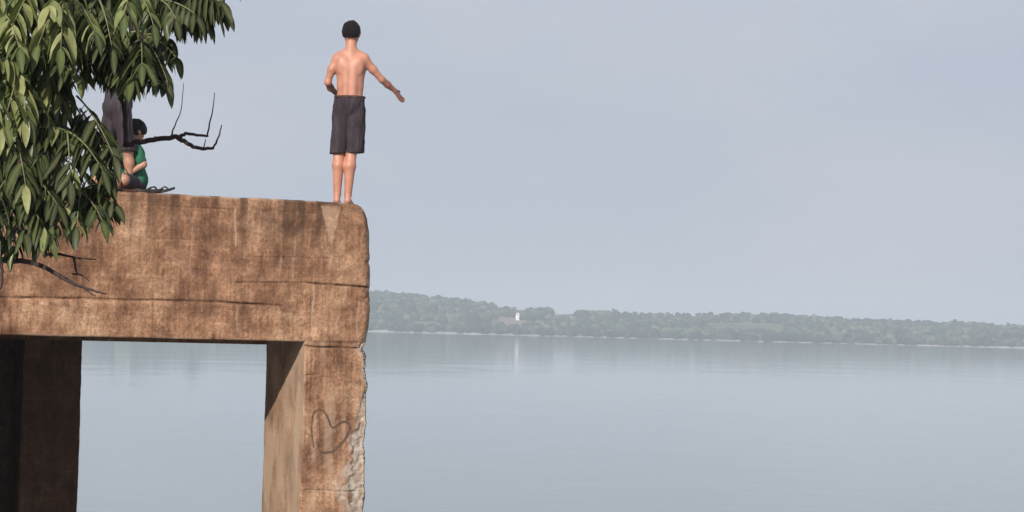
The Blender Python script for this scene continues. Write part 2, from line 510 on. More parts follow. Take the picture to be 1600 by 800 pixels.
def white_house():
    y = 1285.0; px = 811; x = (px-800)/F_PX*y
    z = EYE.z + (yh(px)-498)/F_PX*y
    root = empty('white_tower', (x, y, z))
    w, h = 1.0, 2.9
    mb = MB(); mb.box(-w, w, -w, w, -2.5, h)
    mb.build('wall', MAT['white'], root, False)
    mb = MB(); mb.add([(-w-.12, -w-.12, h+.003), (w+.12, -w-.12, h+.003), (w+.12, w+.12, h+.003), (-w-.12, w+.12, h+.003), (0, 0, h+0.75)],
                      [(3, 2, 1, 0), (0, 1, 4), (1, 2, 4), (2, 3, 4), (3, 0, 4)])
    mb.build('roof', MAT['roof'], root, False)
    mb = MB(); mb.box(-.3, .3, -w-.06, -w-.004, 1.9, 2.6); mb.build('window', MAT['glass'], root, False)
    mb = MB(); mb.box(-.4, .4, -w-.06, -w-.004, -0.6, 1.1); mb.build('door', MAT['roof'], root, False)
    tag(root, 'tiny white tower shining among the trees on the far shore', 'tower')
white_house()

# ------------------------------------------------------------------ concrete platform
O3 = at(572, 420, 20.0)
ORG = Vector((O3.x, O3.y, 0.0))
def on_plane(px, py, v=0.0):
    """(along beam, height) of the ray through px,py on the plane set back v from the beam face"""
    d = at(px, py, 1.0) - EYE
    t = ((ORG + VH*v - EYE).dot(VH)) / d.dot(VH)
    p = EYE + d*t
    return (p-ORG).dot(UH), p.z
plat = empty('concrete_platform', ORG, BETA)
tag(plat, 'weathered brown concrete platform on columns standing in the lake', 'platform')
ZB = on_plane(300, 530)[1]                 # underside
ZT = on_plane(540, 316.0)[1]               # walking surface
DEPTH = 1.22
edge_px = [(545, 316.5), (556, 318.5), (563, 323), (568, 330), (572, 342), (575, 360), (577, 400), (577.5, 450), (577, 480), (575, 510), (571, 536)]
ee = [on_plane(*p) for p in edge_px]
ez = np.array([e[1] for e in ee])[::-1]; eu = np.array([e[0] for e in ee])[::-1] + 0.022
col_px = [(571, 536), (567, 545), (572, 556), (570, 575), (574, 600), (571, 630), (572, 660), (568, 690), (571, 720), (569, 750), (570, 775), (567, 800), (567, 1200)]
cc = [on_plane(*p) for p in col_px]
cz = np.array([e[1] for e in cc])[::-1]; cu = np.array([e[0] for e in cc])[::-1] + 0.022

def seg_groove(P, a, b, w, depth, wob=0.0, seed=0):
    """recess along the straight line between two photo points on the face"""
    A = np.array(on_plane(*a)); B = np.array(on_plane(*b)); d = B-A; L = np.linalg.norm(d); d /= L
    q = P - A; s = q @ d; n = q @ np.array([-d[1], d[0]])
    n = n + wob*(vnoise(np.stack([s*6, s*0, s*0], -1), seed)-0.5)
    m_ = np.exp(-(n/w)**2) * sstep(-0.02, 0.02, s)*(1-sstep(L-0.02, L+0.02, s))
    return m_*depth*(0.5+0.9*vnoise(np.stack([s*9, s*0+4, s*0], -1), seed+1))
GROOVES = [((-300, 462), (120, 466), 0.008, 0.022), ((120, 466), (350, 472), 0.007, 0.016), ((345, 472), (445, 478), 0.008, 0.022),
           ((368, 441), (480, 442), 0.006, 0.014), ((478, 442), (580, 449), 0.008, 0.024), ((210, 372), (300, 375), 0.005, 0.007),
           ((380, 401), (520, 404), 0.006, 0.006), ((488, 440), (486, 535), 0.006, 0.008), ((320, 482), (320, 530), 0.007, 0.008),
           ((250, 322), (500, 334), 0.006, 0.006), ((170, 420), (171, 470), 0.005, 0.005), ((-300, 484), (60, 489), 0.005, 0.005)]

def beam():
    us = np.concatenate([np.linspace(-7.5, -4.2, 40)[:-1], np.linspace(-4.2, 0, 400)])
    ts = np.linspace(0, 1, 170)
    T, U0 = np.meshgrid(ts, us, indexing='ij')
    zt_u = ZT + 0.006*(fbm(np.stack([U0*5, U0*0, U0*0], -1), 4, 31)-0.5)*2 + 0.002*(vnoise(np.stack([U0*50, U0*0, U0*0], -1), 8)-.5)
    zb_u = ZB + 0.004*(fbm(np.stack([U0*4, U0*0+7, U0*0], -1), 4, 33)-0.5)*2
    Z = zb_u + T*(zt_u-zb_u)
    k = (U0+7.5)/7.5
    ur = np.interp(Z, ez, eu) + 0.006*(fbm(np.stack([Z*9, Z*0, Z*0+1], -1), 4, 41)-0.5)*2
    U = np.where(U0 > -1.0, -1.0 + (U0+1.0)*(ur+1.0), U0)
    P = np.stack([U, Z], -1)
    V = 0.010*(fbm(np.stack([U*3, Z*3, U*0], -1), 4, 51)-0.5)*2 + 0.004*(vnoise(np.stack([U*40, Z*40, U*0], -1), 52)-0.5)
    G = np.zeros_like(U)
    for gi, (a, b, w, d) in enumerate(GROOVES):
        G = np.maximum(G, seg_groove(P, a, b, w, d, 0.005, 60+gi))
    V = V + G
    # formwork: lower band stands a little proud of the upper one
    zj = np.interp(U, [on_plane(-300, 462)[0], on_plane(445, 478)[0]], [on_plane(-300, 462)[1], on_plane(445, 478)[1]])
    V = V - 0.006*sstep(0.004, -0.004, Z-zj)*(U < on_plane(445, 478)[0]) + 0.0
    de = ur - U                                   # soften the far end and the arris
    de = np.where(U0 > -1.0, np.maximum(ur-U, 0), 9)
    V = V + 0.05*np.clip(1-de/0.07, 0, 1)**2 + 0.03*np.clip(1-(zt_u-Z)/0.025, 0, 1)**2*(0.4+fbm(np.stack([U*6, U*0, U*0], -1), 3, 6))
    V = V + 0.012*np.clip(1-(Z-zb_u)/0.015, 0, 1)**2
    V = V + 0.03*sstep(0.62, 0.75, fbm(np.stack([U*12, Z*12, U*0+5], -1), 3, 77))*np.clip(1-de/0.12, 0, 1)
    n, m_ = U.shape
    front = np.stack([U, V, Z], -1).reshape(-1, 3)
    f = [(i*m_+j, i*m_+j+1, (i+1)*m_+j+1, (i+1)*m_+j) for i in range(n-1) for j in range(m_-1)]
    loop = [j for j in range(m_)] + [i*m_+m_-1 for i in range(1, n)] + [(n-1)*m_+j for j in range(m_-2, -1, -1)] + [i*m_ for i in range(n-2, 0, -1)]
    b0 = len(front); rings = [loop]
    allv = [front]
    for r_, vv in enumerate((0.3, 0.6, DEPTH)):
        rg = front[loop].copy(); rg[:, 1] = vv
        rg[:, 2] += 0.006*(vnoise(rg*8, 90+r_)-0.5)
        allv.append(rg); rings.append(list(range(b0, b0+len(loop)))); b0 += len(loop)
    for A, B in zip(rings[:-1], rings[1:]):
        L = len(A)
        f += [(A[k2], B[k2], B[(k2+1) % L], A[(k2+1) % L]) for k2 in range(L)]
    f.append(tuple(rings[-1]))
    v = np.concatenate(allv)
    o = mesh_obj('beam', v, f, MAT['concrete'], plat)
    # wear
    wear = np.zeros((len(v), 4)); wear[:, 3] = 1
    Uf, Zf = v[:, 0], v[:, 2]; Pf = np.stack([Uf, Zf], -1)
    u_col = on_plane(490, 500)[0]; z_445 = on_plane(560, 447)[1]
    wear[:b0, 0] = 0
    nfront = len(front)
    wear[:nfront, 0] = (np.clip(1-de/0.05, 0, 1)*sstep(0.35, 0.6, fbm(np.stack([U*9, Z*9, U*0], -1), 4, 101))*0.8).ravel()
    wear[:nfront, 0] += (np.clip(1-(zt_u-Z)/0.02, 0, 1)*0.55*sstep(0.35, 0.6, vnoise(np.stack([U*7, U*0, U*0], -1), 15))).ravel()
    wear[:, 1] = np.clip(np.concatenate([G.ravel()*26, np.zeros(len(v)-nfront)]), 0, 0.75)
    # dark runs below the walking surface, pale triangle under the jumper's feet
    zs = (ZT-Zf)
    run = sstep(0.52, 0.75, vnoise(np.stack([Uf*13, Uf*0, Zf*0.3], -1), 111))*np.exp(-zs/0.28)*0.75
    lowdark = 0.7*np.exp(-((Uf-on_plane(455, 340)[0])/0.35)**2)*np.exp(-((zs-0.17)/0.16)**2)*sstep(0.3, 0.6, fbm(np.stack([Uf*10, Zf*4, Uf*0], -1), 4, 5))
    dc = 0.6*np.exp(-((Uf-on_plane(335, 400)[0])/0.028)**2)*sstep(0.3, 0.6, vnoise(np.stack([Uf*0, Zf*7, Uf*0+2], -1), 7))
    wear[:, 1] = np.clip(np.maximum(wear[:, 1], run+lowdark+dc), 0, 0.8)
    a, b, c = (np.array(on_plane(*q)) for q in ((503, 330), (531, 332), (518, 390)))
    def side(p, q, r): return (q[0]-p[0])*(r[:, 1]-p[1])-(q[1]-p[1])*(r[:, 0]-p[0])
    d1 = side(a, c, Pf)/np.linalg.norm(c-a); d2 = side(c, b, Pf)/np.linalg.norm(b-c)
    wob = 0.02*(fbm(np.stack([Uf*20, Zf*20, Uf*0], -1), 3, 12)-0.5)
    inside = np.minimum(d1, d2)+wob
    wear[:nfront, 2] = 0
    lip = (np.clip(1-(Z-zb_u)/0.02, 0, 1)*0.8*sstep(0.3, 0.55, vnoise(np.stack([U*5, U*0, U*0+3], -1), 19))).ravel()  # lime on the lower edge, with the light it catches painted pale
    tri = sstep(0.0, 0.012, inside)*sstep(0.02, 0.06, zs)
    rim = np.exp(-((inside+0.012)/0.012)**2)*sstep(0.03, 0.08, zs)*(Zf > c[1]-0.03)
    wear[:, 2] = np.clip(tri*0.35, 0, 1); wear[:nfront, 2] = np.maximum(wear[:nfront, 2], lip)
    wear[:, 1] = np.clip(np.maximum(wear[:, 1]*(1-tri), rim*0.4), 0, 0.8)
    # thin pale lime runs
    for (px, y0, y1, s) in ((369, 325, 385, .8), (490, 445, 530, .7), (440, 400, 425, .5), (372, 480, 520, .5), (560, 470, 530, .6), (218, 485, 525, .4), (300, 340, 430, .3), (460, 370, 440, .35)):
        A = on_plane(px, y0); B = on_plane(px, y1)
        q = np.exp(-((Uf-A[0]+0.008*np.sin(Zf*14))/0.007)**2)*sstep(B[1]-.02, B[1]+.02, Zf)*(1-sstep(A[1]-.02, A[1]+.02, Zf))
        wear[:, 2] = np.clip(wear[:, 2]+q*s*1.2, 0, 0.95)
    set_attr(o, 'wear', np.clip(wear, 0, 1))
    return o
beam()

def col_noise(p): return 0.008*(fbm(p*3.5, 4, 201)-0.5)*2 + 0.004*(vnoise(p*35, 202)-0.5)
def column(name, uL, uR_fn, v0, v1, z0, z1, chips, parent, grooves=(), nx=70, nd=60, nz=330, dark=0.0):
    per = []                                        # (fu, fv, nu, nv): unit square walked counter-clockwise, front first
    for k in range(nx): per.append((k/nx, 0, 0, -1))
    for k in range(nd): per.append((1, k/nd, 1, 0))
    for k in range(nx//3): per.append((1-k/(nx//3), 1, 0, 1))
    for k in range(nd): per.append((0, 1-k/nd, -1, 0))
    per = np.array(per); zs = np.concatenate([np.linspace(z0, z1-1.75, 40)[:-1], np.linspace(z1-1.75, z1, nz)]) if z1-z0 > 2 else np.linspace(z0, z1, nz)
    Zg = np.repeat(zs[:, None], len(per), 1); m_ = len(per)
    uR = uR_fn(Zg)
    U = uL + per[:, 0]*(uR-uL); V = np.repeat((v0 + per[:, 1]*(v1-v0))[None], len(zs), 0)
    # rounded arrises
    du = np.minimum(U-uL, uR-U); dv = np.minimum(V-v0, v1-V); rad = 0.014
    NU = np.repeat(per[:, 2][None], len(zs), 0).copy(); NV = np.repeat(per[:, 3][None], len(zs), 0).copy()
    k1 = np.clip(1-du/rad, 0, 1); k2 = np.clip(1-dv/rad, 0, 1)
    corner = np.minimum(k1, k2) if False else np.where(np.abs(NV) > 0.5, k1, k2)
    d = -col_noise(np.stack([U, V, Zg], -1)) - rad*0.45*corner**2
    P = np.stack([U, Zg], -1); fr = (np.abs(NV) > 0.5) & (V < v0+0.01)
    G = np.zeros_like(U)
    for gi, (a, b, w, dd) in enumerate(grooves):
        G = np.maximum(G, seg_groove(P, a, b, w, dd, 0.012, 160+gi)*np.where(V < v0+0.03, 1.0, 0.0))
    d = d - G
    wear = np.zeros((len(zs)*m_, 4)); wear[:, 3] = 1
    if chips:
        dist = np.hypot(np.maximum(uR-U, 0), np.maximum(V-v0, 0))
        wd = np.interp(Zg, cz2, cw2)
        nn = fbm(np.stack([U*11, V*11, Zg*9], -1), 4, 211)
        ch = sstep(0.0, 0.035, wd*(0.45+1.1*nn)-dist)
        rag = fbm(np.stack([U*26, V*26, Zg*26], -1), 3, 215)
        d = d - ch*(0.008+0.038*rag*np.clip(1.2-dist/np.maximum(wd, .01), 0, 1))
        smear = sstep(0.0, 0.06, wd*1.5*(0.3+1.3*fbm(np.stack([U*7, V*7, Zg*4], -1), 4, 219))-dist)*sstep(0.35, 0.55, fbm(np.stack([U*30, V*30, Zg*14], -1), 3, 217))
        wear[:, 0] = np.clip(np.maximum(ch*(0.5+1.3*(rag-0.3)), smear*0.6), 0, 1).ravel()
    U2 = U + NU*d; V2 = V + NV*d
    fu = np.where(np.abs(NV) > 0.5, np.where(U > (uL+uR)/2, -1, 1)*rad*0.3*k1, 0); U2 = U2 + fu*0.3
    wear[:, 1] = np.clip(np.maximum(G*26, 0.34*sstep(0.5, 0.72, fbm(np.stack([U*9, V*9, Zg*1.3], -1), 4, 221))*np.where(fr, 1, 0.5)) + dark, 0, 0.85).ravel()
    pale = 0.45*sstep(0.6, 0.85, vnoise(np.stack([U*18, V*14, Zg*1.1], -1), 231))*sstep(0.3, 0.6, fbm(np.stack([U*9, V*9, Zg*5], -1), 4, 233)) + np.where((NU < -0.5), 0.25+0.6*sstep(0.3, 0.65, fbm(np.stack([U*6, V*6, Zg*3], -1), 5, 235)), 0)  # left faces also get painted sunlight as a paler colour
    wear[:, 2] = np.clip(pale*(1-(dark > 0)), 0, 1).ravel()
    v = np.stack([U2, V2, Zg], -1).reshape(-1, 3); n = len(zs)
    f = [(i*m_+j, i*m_+(j+1) % m_, (i+1)*m_+(j+1) % m_, (i+1)*m_+j) for i in range(n-1) for j in range(m_)]
    f.append(tuple(range(m_-1, -1, -1))); f.append(tuple((n-1)*m_+j for j in range(m_)))
    o = mesh_obj(name, v, f, MAT['concrete'], parent); set_attr(o, 'wear', wear)
    return o
UL = on_plane(475, 600)[0]
chip_px = [(540, 0.07), (560, 0.06), (580, 0.05), (620, 0.06), (650, 0.10), (700, 0.19), (740, 0.24), (780, 0.20), (800, 0.12), (1000, 0.05)]
cz2 = np.array([on_plane(560, a)[1] for a, b in chip_px])[::-1]; cw2 = np.array([b for a, b in chip_px])[::-1]
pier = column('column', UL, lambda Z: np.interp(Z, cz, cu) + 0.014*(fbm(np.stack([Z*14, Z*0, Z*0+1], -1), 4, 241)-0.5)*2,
              0.004, DEPTH-0.02, -1.2, ZB+0.01, True, plat,
              [((472, 541), (560, 544), 0.008, 0.022), ((478, 586), (500, 584), 0.006, 0.01), ((488, 545), (486, 640), 0.005, 0.007),
               ((476, 766), (560, 768), 0.006, 0.009), ((523, 545), (523, 770), 0.004, 0.004), ((500, 589), (540, 588), 0.005, 0.005)])

def heart():
    px = [(517, 708), (508, 706), (500, 707), (517, 706), (530, 697), (541, 683), (547, 668), (544, 661), (536, 659), (527, 664), (519, 668), (514, 657), (508, 645), (500, 640), (491, 644), (488, 657), (487, 675), (489, 690), (490, 699)]
    px = px[2:]
    pts = [on_plane(*p, 0.0) for p in px]
    path = smooth_path([Vector((a, 0, b)) for a, b in pts], 5)
    vs = []; fs = []
    for i, p in enumerate(path):
        t = (path[min(i+1, len(path)-1)]-path[max(i-1, 0)]).normalized(); nrm = Vector((-t.z, 0, t.x))
        w = 0.0075*(0.75+0.6*float(vnoise(np.array([[i*0.4, 0, 0]]), 3)[0]))*(0.75 if i > len(path)*0.62 else 1.1)
        for s in (-1, 1):
            q = p + nrm*w*s
            dsp = -float(col_noise(np.array([[q.x, 0.004, q.z]]))[0])
            vs.append((q.x, 0.004 - dsp - 0.0035, q.z))
    for i in range(len(path)-1):
        fs.append((2*i, 2*i+1, 2*i+3, 2*i+2))
    top = len(vs); vs += [(a, b+0.012, c) for a, b, c in vs]
    fs += [(2*i+top, 2*i+2+top, 2*i+3+top, 2*i+1+top) for i in range(len(path)-1)]
    o = mesh_obj('heart_drawing', vs, fs, MAT['paint'], pier)
    o['label'] = 'dark hand drawn heart on the column face'
heart()

SB = 2.8                                           # the rear pier stands under the middle of the deck
uA = on_plane(33, 640, SB)[0]; uB = on_plane(126, 640, SB)[0]
column('rear_pier', uA, lambda Z: Z*0+uB, SB, SB+0.9, -1.2, ZB-0.02, False, plat, (), 40, 40, 120, dark=0.72)  # shade under the deck is painted into this concrete's colour
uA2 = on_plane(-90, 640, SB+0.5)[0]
column('cross_wall', uA2, lambda Z: Z*0+uA-0.004, SB+0.45, SB+1.0, -1.2, ZB-0.02, False, plat, (), 40, 20, 120, dark=0.8)  # added wall, its under-deck shade painted in as dark colour
uA = on_plane(-420, 640)[0]; uB = on_plane(-25, 640)[0]
column('abutment', uA, lambda Z: Z*0+uB, 0.02, 5.1, -1.2, ZB-0.05, False, plat, (), 30, 60, 80)  # unseen end support, shaped as full-depth wall to block ambient light under the deck
def deck():
    mb = MB(); mb.box(-7.4, -0.45, DEPTH+0.003, 5.2, ZB-0.045, ZT-0.2)
    o = mb.build('deck', MAT['concrete'], plat, False)
    set_attr(o, 'wear', np.tile([0, 0.2, 0, 1], (8, 1)))
deck()

# ------------------------------------------------------------------ figures (smooth union of limbs, meshed by surface nets)
class Body:
    def __init__(self, h, lo, hi):
        self.h = h; self.lo = np.array(lo, float)
        self.n = np.ceil((np.array(hi)-self.lo)/h).astype(int)+1
        self.D = np.full(self.n, 0.2, np.float32)
    def sub(self, lo, hi, pad):
        a = np.clip(np.floor((np.array(lo)-pad-self.lo)/self.h).astype(int), 0, self.n-1)
        b = np.clip(np.ceil((np.array(hi)+pad-self.lo)/self.h).astype(int)+1, 1, self.n)
        ax = [self.lo[i]+self.h*np.arange(a[i], b[i]) for i in range(3)]
        return tuple(slice(a[i], b[i]) for i in range(3)), np.stack(np.meshgrid(*ax, indexing='ij'), -1)
    def union(self, sl, d, k):
        A = self.D[sl]; hh = np.clip(0.5+0.5*(A-d)/k, 0, 1)
        self.D[sl] = A*(1-hh)+d*hh - k*hh*(1-hh)
    def limb(self, a, b, ra, rb, k=0.02):
        a = np.array(a, float); b = np.array(b, float); r = max(ra, rb)
        sl, P = self.sub(np.minimum(a, b)-r, np.maximum(a, b)+r, k+3*self.h)
        ab = b-a; t = np.clip(((P-a) @ ab)/max(ab @ ab, 1e-9), 0, 1)
        d = np.linalg.norm(P-a-t[..., None]*ab, axis=-1) - (ra+(rb-ra)*t)
        self.union(sl, d, k)
    def chain(self, pts, rad, k=0.02):
        for i in range(len(pts)-1): self.limb(pts[i], pts[i+1], rad[i], rad[i+1], k)
    def ell(self, c, r, k=0.03, rot=None):
        c = np.array(c, float); r = np.array(r, float); m_ = r.max()
        sl, P = self.sub(c-m_, c+m_, k+3*self.h); q = P-c
        if rot is not None: q = q @ np.array(rot)
        k0 = np.linalg.norm(q/r, axis=-1); k1 = np.linalg.norm(q/(r*r), axis=-1)
        self.union(sl, np.where(k1 > 1e-6, k0*(k0-1)/np.maximum(k1, 1e-6), -r.min()), k)
    def cut(self, pt, nrm):
        """remove the side the normal points to"""
        sl, P = self.sub(self.lo, self.lo+self.h*self.n, 0)
        d = (P-np.array(pt)) @ np.array(nrm, float)
        self.D[sl] = np.maximum(self.D[sl], d)
    def hand(self, w, d, side, s=1.0, curl=0.5, nrm=None):
        """w wrist, d pointing direction, side: thumb side"""
        w = np.array(w); d = np.array(d)/np.linalg.norm(d); side = np.array(side, float); side -= d*(side @ d); side /= np.linalg.norm(side)
        n = np.cross(d, side) if nrm is None else np.array(nrm)
        L = 0.085*s
        for q in (-0.026, -0.009, 0.009, 0.026):
            self.limb(w+side*q*0.55*s, w+d*L+side*q*s, 0.013*s, 0.011*s, 0.012)
        for q, ln in ((0.030, .068), (0.010, .076), (-0.010, .071), (-0.029, .055)):
            p0 = w+d*L+side*q*s; p1 = p0+(d*(1-curl*0.2)+n*curl*0.4)*ln*0.5*s; p2 = p1+(d*(1-curl*0.6)+n*curl*0.9)*ln*0.5*s
            self.chain([p0, p1, p2], [0.0095*s, 0.0085*s, 0.0068*s], 0.004)
        t0 = w+d*0.025*s+side*0.022*s; t1 = t0+(d*.6+side*.75)*0.042*s; t2 = t1+(d*.9+side*.25)*0.03*s
        self.chain([t0, t1, t2], [0.013*s, 0.010*s, 0.0075*s], 0.008)
    def head(self, c, s, f, upv=(0, 0, 1)):
        """c centre of the skull, s scale, f facing"""
        c = np.array(c, float); f = np.array(f, float)/np.linalg.norm(f); u = np.array(upv, float)
        u = u-f*(f @ u); u /= np.linalg.norm(u); r = np.cross(f, u); B = np.stack([r, f, u], 1)
        W = lambda x, y, z: c + (r*x+f*y+u*z)*s
        self.ell(c, np.array((0.073, 0.092, 0.088))*s, 0.02, B)
        self.ell(W(0, 0.025, -0.055), np.array((0.056, 0.066, 0.062))*s, 0.03, B)
        self.ell(W(0, 0.062, -0.098), np.array((0.026, 0.022, 0.018))*s, 0.02, B)
        self.limb(W(0, 0.092, 0.0), W(0, 0.108, -0.038), 0.007*s, 0.013*s, 0.012)
        self.limb(W(-0.018, 0.083, -0.066), W(0.018, 0.083, -0.066), 0.008*s, 0.008*s, 0.006)
        for q in (-1, 1):
            self.ell(W(q*0.03, 0.079, -0.006), np.array((0.014, 0.011, 0.010))*s, 0.006, B)
            self.limb(W(q*0.014, 0.087, 0.014), W(q*0.046, 0.076, 0.016), 0.007*s, 0.006*s, 0.010)
            self.ell(W(q*0.076, -0.005, -0.018), np.array((0.010, 0.019, 0.031))*s, 0.008, B)
        self.face = (c, f, u, r, s)
    def mesh(self):
        D = self.D; I = D < 0; n = D.shape
        c = I[:-1, :-1, :-1].astype(np.int8)
        tot = np.zeros_like(c)
        offs = [(i, j, k) for i in (0, 1) for j in (0, 1) for k in (0, 1)]
        for i, j, k in offs: tot += I[i:n[0]-1+i, j:n[1]-1+j, k:n[2]-1+k]
        act = np.argwhere((tot > 0) & (tot < 8))
        vals = {o: D[act[:, 0]+o[0], act[:, 1]+o[1], act[:, 2]+o[2]] for o in offs}
        S = np.zeros((len(act), 3)); N = np.zeros(len(act))
        for a in offs:
            for ax in range(3):
                if a[ax]: continue
                b = list(a); b[ax] = 1; b = tuple(b)
                va, vb = vals[a], vals[b]; x = (va < 0) != (vb < 0)
                t = np.where(x, va/np.where(x, va-vb, 1), 0)
                p = np.repeat(np.array(a, float)[None], len(act), 0); p[:, ax] += t
                S += p*x[:, None]; N += x
        V = self.lo + self.h*(act + S/N[:, None])
        idx = np.full((n[0]-1, n[1]-1, n[2]-1), -1, np.int64); idx[act[:, 0], act[:, 1], act[:, 2]] = np.arange(len(act))
        Fs = []
        for ax in range(3):
            o1, o2 = [(1, 2), (2, 0), (0, 1)][ax]
            s0 = [slice(1, n[i]-1) for i in range(3)]; s0[ax] = slice(0, n[ax]-1)
            s1 = list(s0); s1[ax] = slice(1, n[ax])
            A = I[tuple(s0)]; B = I[tuple(s1)]
            e = np.argwhere(A != B); base = np.array([s.start for s in s0])
            sgn = A[e[:, 0], e[:, 1], e[:, 2]]; e = e+base
            def cell(d1, d2):
                q = e.copy(); q[:, o1] -= d1; q[:, o2] -= d2
                return idx[q[:, 0], q[:, 1], q[:, 2]]
            Q = np.stack([cell(1, 1), cell(0, 1), cell(0, 0), cell(1, 0)], 1)
            Q[~sgn] = Q[~sgn][:, ::-1]; Fs.append(Q)
        Fq = np.concatenate(Fs)
        return V, Fq[(Fq >= 0).all(1)]
    def build(self, name, mat, parent, tint=False, post=None, tan=()):
        V, Fq = self.mesh()
        if post is not None: V = post(V)
        o = mesh_obj(name, V, Fq, mat, parent)
        if tint:
            T = np.ones((len(V), 4)); c, f, u, r, s = self.face
            def near(x, y, z, rad):
                return np.linalg.norm(V-(c+(r*x+f*y+u*z)*s), axis=1) < rad*s
            for q in (-1, 1): T[near(q*0.03, 0.09, -0.006, 0.010)] = (0.06, 0.06, 0.07, 1)
            lips = near(0, 0.091, -0.066, 0.022) & (np.abs((V-c) @ u + 0.066*s) < 0.009*s)
            T[lips] = (0.8, 0.5, 0.5, 1)
            for (p, rad) in tan:                     # backlit darkness of the forearms painted into the skin
                w = (1-sstep(rad*0.6, rad, np.linalg.norm(V-np.array(p), axis=1)))[:, None]
                T[:, :3] *= 1-w*np.array([0.42, 0.48, 0.46])
            set_attr(o, 'tint', T)
        return o

def hair(parent, face, h=0.006, grow=0.012, low=-0.045):
    c, f, u, r, s = face
    b = Body(h, c-0.16*s, c+0.16*s)
    B = np.stack([r, f, u], 1)
    b.ell(c+u*0.006*s-f*0.006*s, (np.array((0.073, 0.092, 0.088))+grow)*s, 0.02, B)
    b.cut(c+(f*0.062+u*0.03)*s, f*0.9-u*0.42)
    b.cut(c+u*low*s, -u*0.95+f*0.3)
    def post(V):
        n = (V-c)/np.linalg.norm(V-c, axis=1)[:, None]
        return V + n*((fbm(V*55, 3, 301)-0.5)*0.016)[:, None]*s
    return b.build('hair', MAT['hair'], parent, post=post)

def placed(name, px, v, rz_extra, label, cat='person', group=None):
    """an Empty on the walking surface under photo column px, v metres behind the beam face"""
    u, _ = on_plane(px, 300, v)
    p = ORG + UH*u + VH*v
    root = empty(name, (p.x, p.y, ZT), rz_extra)
    return tag(root, label, cat, group)

def fold_post(amp, fx, fz, seed, c=(0, 0)):
    def post(V):
        d = V.copy(); d[:, 0] -= c[0]; d[:, 1] -= c[1]; d[:, 2] = 0
        L = np.maximum(np.linalg.norm(d, axis=1), 1e-4)[:, None]; ang = np.arctan2(d[:, 1], d[:, 0])
        w = fbm(np.stack([ang*fx, V[:, 2]*fz, ang*0], -1), 3, seed)-0.5
        return V + d/L*(w*amp*2)[:, None]
    return post

